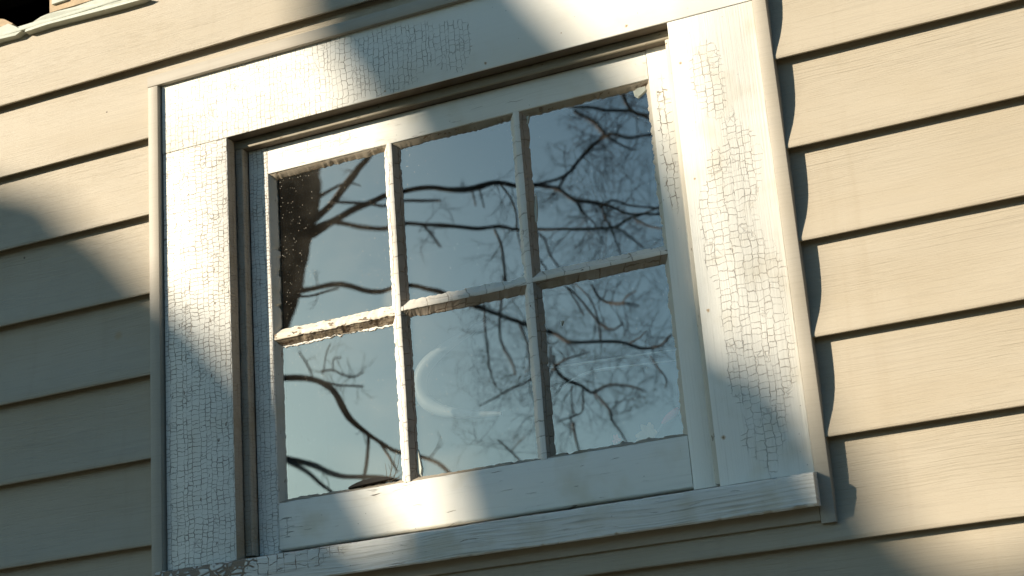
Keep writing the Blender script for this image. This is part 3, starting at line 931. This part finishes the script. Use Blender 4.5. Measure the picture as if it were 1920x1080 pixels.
# ------------------------------------------------------------------ the bare trees mirrored in the panes
BR = [  # (distance, [(px, py, width px)...]) as mirrored
    (9.0, [(585, 434, 30), (626, 415, 15), (664, 391, 13), (689, 381, 13), (720, 368, 14), (750, 359, 12), (798, 353, 11), (843, 356, 11), (877, 350, 12), (911, 339, 14),
           (938, 338, 14), (966, 344, 12), (996, 345, 12), (1045, 352, 9), (1080, 373, 10), (1107, 376, 10), (1135, 380, 9), (1162, 390, 8), (1189, 402, 7), (1234, 400, 6), (1300, 405, 3)]),
    (9.2, [(585, 410, 22), (600, 400, 18), (620, 381, 17), (642, 349, 17), (667, 315, 15), (689, 294, 13), (730, 240, 12), (790, 150, 10), (830, 60, 8), (860, -60, 5)]),
    (9.1, [(588, 370, 10), (608, 357, 7), (630, 347, 6), (650, 344, 4), (670, 350, 3)]),
    (9.0, [(630, 418, 10), (650, 420, 9), (676, 424, 9), (720, 429, 9), (751, 417, 8), (798, 420, 8), (843, 421, 9), (888, 425, 9), (929, 421, 9), (966, 427, 8), (1004, 426, 8),
           (1045, 431, 7), (1083, 434, 8), (1128, 431, 7), (1162, 427, 7), (1189, 411, 7), (1210, 404, 6), (1250, 380, 4)]),
    (9.1, [(621, 377, 7), (651, 381, 6), (676, 383, 6), (720, 389, 6), (751, 378, 6), (790, 378, 6), (822, 377, 5)]),
    (8.8, [(540, 545, 16), (570, 537, 12), (601, 529, 11), (635, 530, 11), (676, 540, 11), (720, 546, 11), (757, 534, 10), (795, 540, 10), (830, 546, 10), (883, 570, 10), (910, 581, 10), (937, 592, 9),
           (980, 612, 9), (1020, 622, 8), (1044, 630, 8), (1062, 640, 8), (1103, 640, 8), (1137, 641, 8), (1168, 646, 8), (1195, 656, 7), (1219, 658, 7), (1247, 649, 6), (1262, 630, 4)]),
    (8.9, [(545, 552, 7), (578, 549, 6), (604, 541, 6), (630, 537, 4)]),
    (9.0, [(932, 340, 6), (953, 364, 6), (966, 395, 6), (968, 430, 5), (975, 470, 4)]),
    (9.0, [(920, 428, 7), (936, 463, 7), (944, 518, 7), (943, 560, 6), (942, 593, 6), (948, 650, 6), (963, 687, 5), (968, 705, 3)]),
    (9.0, [(790, 422, 5), (805, 438, 5), (819, 460, 4)]),
    (9.0, [(872, 350, 4), (881, 381, 3)]), (9.0, [(886, 348, 4), (898, 386, 3)]),
    (8.8, [(908, 560, 5), (912, 590, 5), (915, 623, 5), (922, 657, 5), (925, 700, 4), (935, 730, 3)]),
    (8.8, [(978, 612, 6), (990, 647, 5), (994, 690, 4), (985, 700, 3)]),
    (8.8, [(1010, 710, 6), (992, 717, 5), (963, 730, 5), (930, 753, 4), (900, 767, 3)]),
    (7.2, [(500, 715, 15), (529, 709, 14), (559, 707, 14), (591, 715, 13), (620, 733, 15), (636, 756, 19), (656, 785, 14), (688, 811, 11), (717, 828, 10), (743, 841, 9), (785, 852, 9), (817, 868, 8), (837, 887, 8), (870, 920, 6)]),
    (7.2, [(687, 812, 9), (686, 830, 8), (683, 853, 8), (680, 901, 7), (676, 940, 6)]),
    (7.2, [(712, 827, 7), (724, 843, 6), (734, 861, 6), (745, 885, 4)]),
    (7.0, [(500, 848, 14), (536, 861, 13), (575, 872, 12), (617, 884, 12), (659, 892, 11), (727, 901, 10), (800, 915, 8)]),
    (7.0, [(540, 867, 9), (568, 885, 8), (591, 905, 8), (617, 924, 7), (640, 950, 6)]),
    (7.3, [(589, 714, 6), (623, 720, 5), (653, 721, 4), (678, 722, 4)]),
    (7.3, [(597, 697, 4), (620, 694, 4), (645, 702, 4), (662, 705, 4), (678, 697, 3)]),
    (7.3, [(600, 700, 3), (604, 680, 3), (608, 662, 3), (616, 648, 3)]),
    (7.3, [(580, 705, 3), (571, 685, 4), (558, 662, 3)]),
    (7.3, [(622, 693, 3), (624, 675, 3), (640, 672, 2)]),
    (10.5, [(1000, 350, 7), (1021, 343, 7), (1063, 328, 8), (1087, 301, 9), (1107, 280, 10), (1135, 256, 9), (1155, 249, 8), (1190, 256, 7), (1240, 250, 5)]),
    (10.5, [(1060, 330, 5), (1045, 352, 5), (1030, 372, 3)]),
    (10.5, [(1085, 203, 8), (1117, 224, 8), (1141, 249, 8), (1160, 262, 6), (1200, 280, 4)]),
    (10.5, [(1075, 195, 6), (1107, 198, 8), (1141, 207, 8), (1183, 210, 8), (1215, 215, 6), (1260, 200, 4)]),
    (10.5, [(1165, 160, 9), (1180, 195, 9), (1200, 215, 8), (1240, 225, 6)]),
    (9.0, [(1083, 376, 6), (1100, 400, 5), (1120, 420, 4), (1130, 436, 3)]),
    (9.0, [(1135, 380, 6), (1142, 405, 5), (1155, 430, 5), (1170, 470, 4), (1178, 500, 3)]),
    (9.0, [(1165, 428, 5), (1195, 445, 5), (1220, 465, 4), (1245, 480, 3)]),
    (9.0, [(1200, 412, 6), (1230, 425, 5), (1260, 428, 4)]),
    (9.0, [(1140, 380, 5), (1160, 373, 5), (1190, 384, 5), (1240, 388, 5), (1270, 392, 3)]),
    (9.0, [(1004, 428, 6), (1025, 445, 5), (1040, 480, 5), (1060, 510, 4), (1075, 560, 3)]),
    (9.0, [(1002, 460, 5), (1020, 490, 5), (1035, 510, 4), (1060, 545, 4), (1090, 600, 4)]),
    (9.5, [(1105, 535, 6), (1116, 556, 7), (1130, 569, 7), (1154, 574, 7), (1178, 572, 6), (1200, 575, 3)]),
    (9.5, [(1168, 573, 4), (1180, 560, 4), (1195, 550, 3)]),
    (9.5, [(1060, 540, 5), (1085, 570, 5), (1116, 608, 6), (1144, 618, 5), (1168, 604, 4)]),
    (9.5, [(1120, 640, 5), (1116, 610, 5), (1110, 580, 4), (1090, 550, 4), (1070, 530, 3)]),
    (9.0, [(1180, 648, 5), (1200, 636, 4), (1215, 620, 3)]),
    (9.0, [(1034, 668, 6), (1038, 695, 7), (1058, 718, 8), (1086, 730, 8), (1110, 744, 7), (1144, 731, 6), (1185, 730, 5), (1208, 738, 4)]),
    (9.0, [(1010, 730, 5), (1024, 715, 5), (1036, 690, 6), (1060, 670, 5), (1100, 660, 3)]),
    (9.0, [(1116, 745, 5), (1140, 767, 6), (1147, 795, 5), (1158, 810, 5), (1175, 840, 4)]),
    (9.0, [(1091, 735, 5), (1090, 774, 4), (1075, 785, 4), (1040, 798, 3)]),
    (9.0, [(1070, 800, 7), (1077, 833, 6), (1085, 860, 5)]),
    (9.0, [(1068, 730, 4), (1070, 770, 4), (1074, 785, 3)]),
    (9.0, [(1222, 672, 4), (1233, 692, 4), (1250, 713, 4), (1248, 732, 3)]),
    (9.0, [(1030, 650, 5), (1026, 690, 5), (1005, 720, 5)]),
    (9.4, [(940, 830, 5), (960, 850, 5), (980, 870, 5), (1000, 890, 4)]),
    (9.4, [(965, 853, 4), (975, 838, 3), (990, 825, 3)]),
]
rt = thing('bare_tree', 'bare leafless tree mirrored in the panes, thick dark trunk at left', 'tree', (mirror(300, 1500, 9.0)[0].x, -9.0, GZ))
cpx = [(560, 0, 90), (548, 150, 115), (536, 290, 130), (532, 374, 132), (522, 434, 132), (515, 475, 130), (500, 540, 130), (482, 600, 130), (430, 740, 132), (390, 900, 138), (350, 1100, 150), (320, 1400, 165), (300, 1700, 185)]
pts, rad = [], []
for a, b, ww in curve_pts(cpx, 5):
    p, s = mirror(a, b, 9.0)
    if p.z < GZ - .1:
        break
    pts.append(p); rad.append(ww / 2 * s)
g = Geo(); g.tube(pts, rad, 18, 0.08)
mesh('trunk', g.v, g.f, M_bark, rt, 60)
rnd = random.Random(11)
tw = Geo()


def twig(p, d, L, r, lev):
    n = 4
    pts = [p]
    dd = d.normalized()
    for i in range(n):
        dd = (dd + Vector((rnd.gauss(0, .22), rnd.gauss(0, .22), rnd.gauss(0, .22)))).normalized()
        pts.append(pts[-1] + dd * (L / n))
    tw.tube(pts, [r * (1 - .6 * i / n) for i in range(n + 1)], 4)
    if lev > 0:
        for i in range(1, n + 1):
            if rnd.random() < .8:
                nd = (dd + Vector((rnd.gauss(0, .8), rnd.gauss(0, .5), rnd.gauss(0, .8)))).normalized()
                twig(pts[i], nd, L * rnd.uniform(.4, .7), r * .6, lev - 1)


for D, pl in BR:
    ph = rnd.uniform(0, 6)
    P, Rr, Q = [], [], []
    cp = curve_pts(pl, 4)
    for i, (a, b, ww) in enumerate(cp):
        p, s = mirror(a, b, D + .25 * math.sin(ph + i * .25))
        P.append(p); Rr.append(ww * .5 * s * (0.92 if a < 900 else 0.78)); Q.append(a)
    g = Geo(); g.tube(P, Rr, 8, 0.12)
    mesh('branch', g.v, g.f, M_twig, rt, 60)
    for i in range(2, len(P) - 1):
        a, b = cp[i][0], cp[i][1]
        dens = 0.10
        if a > 1040: dens = 0.5
        if a > 900 and b > 590: dens = 0.5
        if a > 1120 and b < 300: dens = 0.65
        if a > 760 and a < 900 and b < 520: dens = 0.10
        if a < 760: dens = 0.05
        if a < 680 and b > 640 and pl[0][2] < 7: dens = 0.5
        if rnd.random() < dens:
            d = Vector((rnd.gauss(0, 1), rnd.gauss(0, .5), rnd.gauss(-.1, 1)))
            big_ = a > 880
            twig(P[i], d, rnd.uniform(.18, .50) if big_ else rnd.uniform(.08, .18), min(Rr[i] * .34, .0048), 3 if big_ else 1)
mesh('twigs', tw.v, tw.f, M_twig, rt, 60)
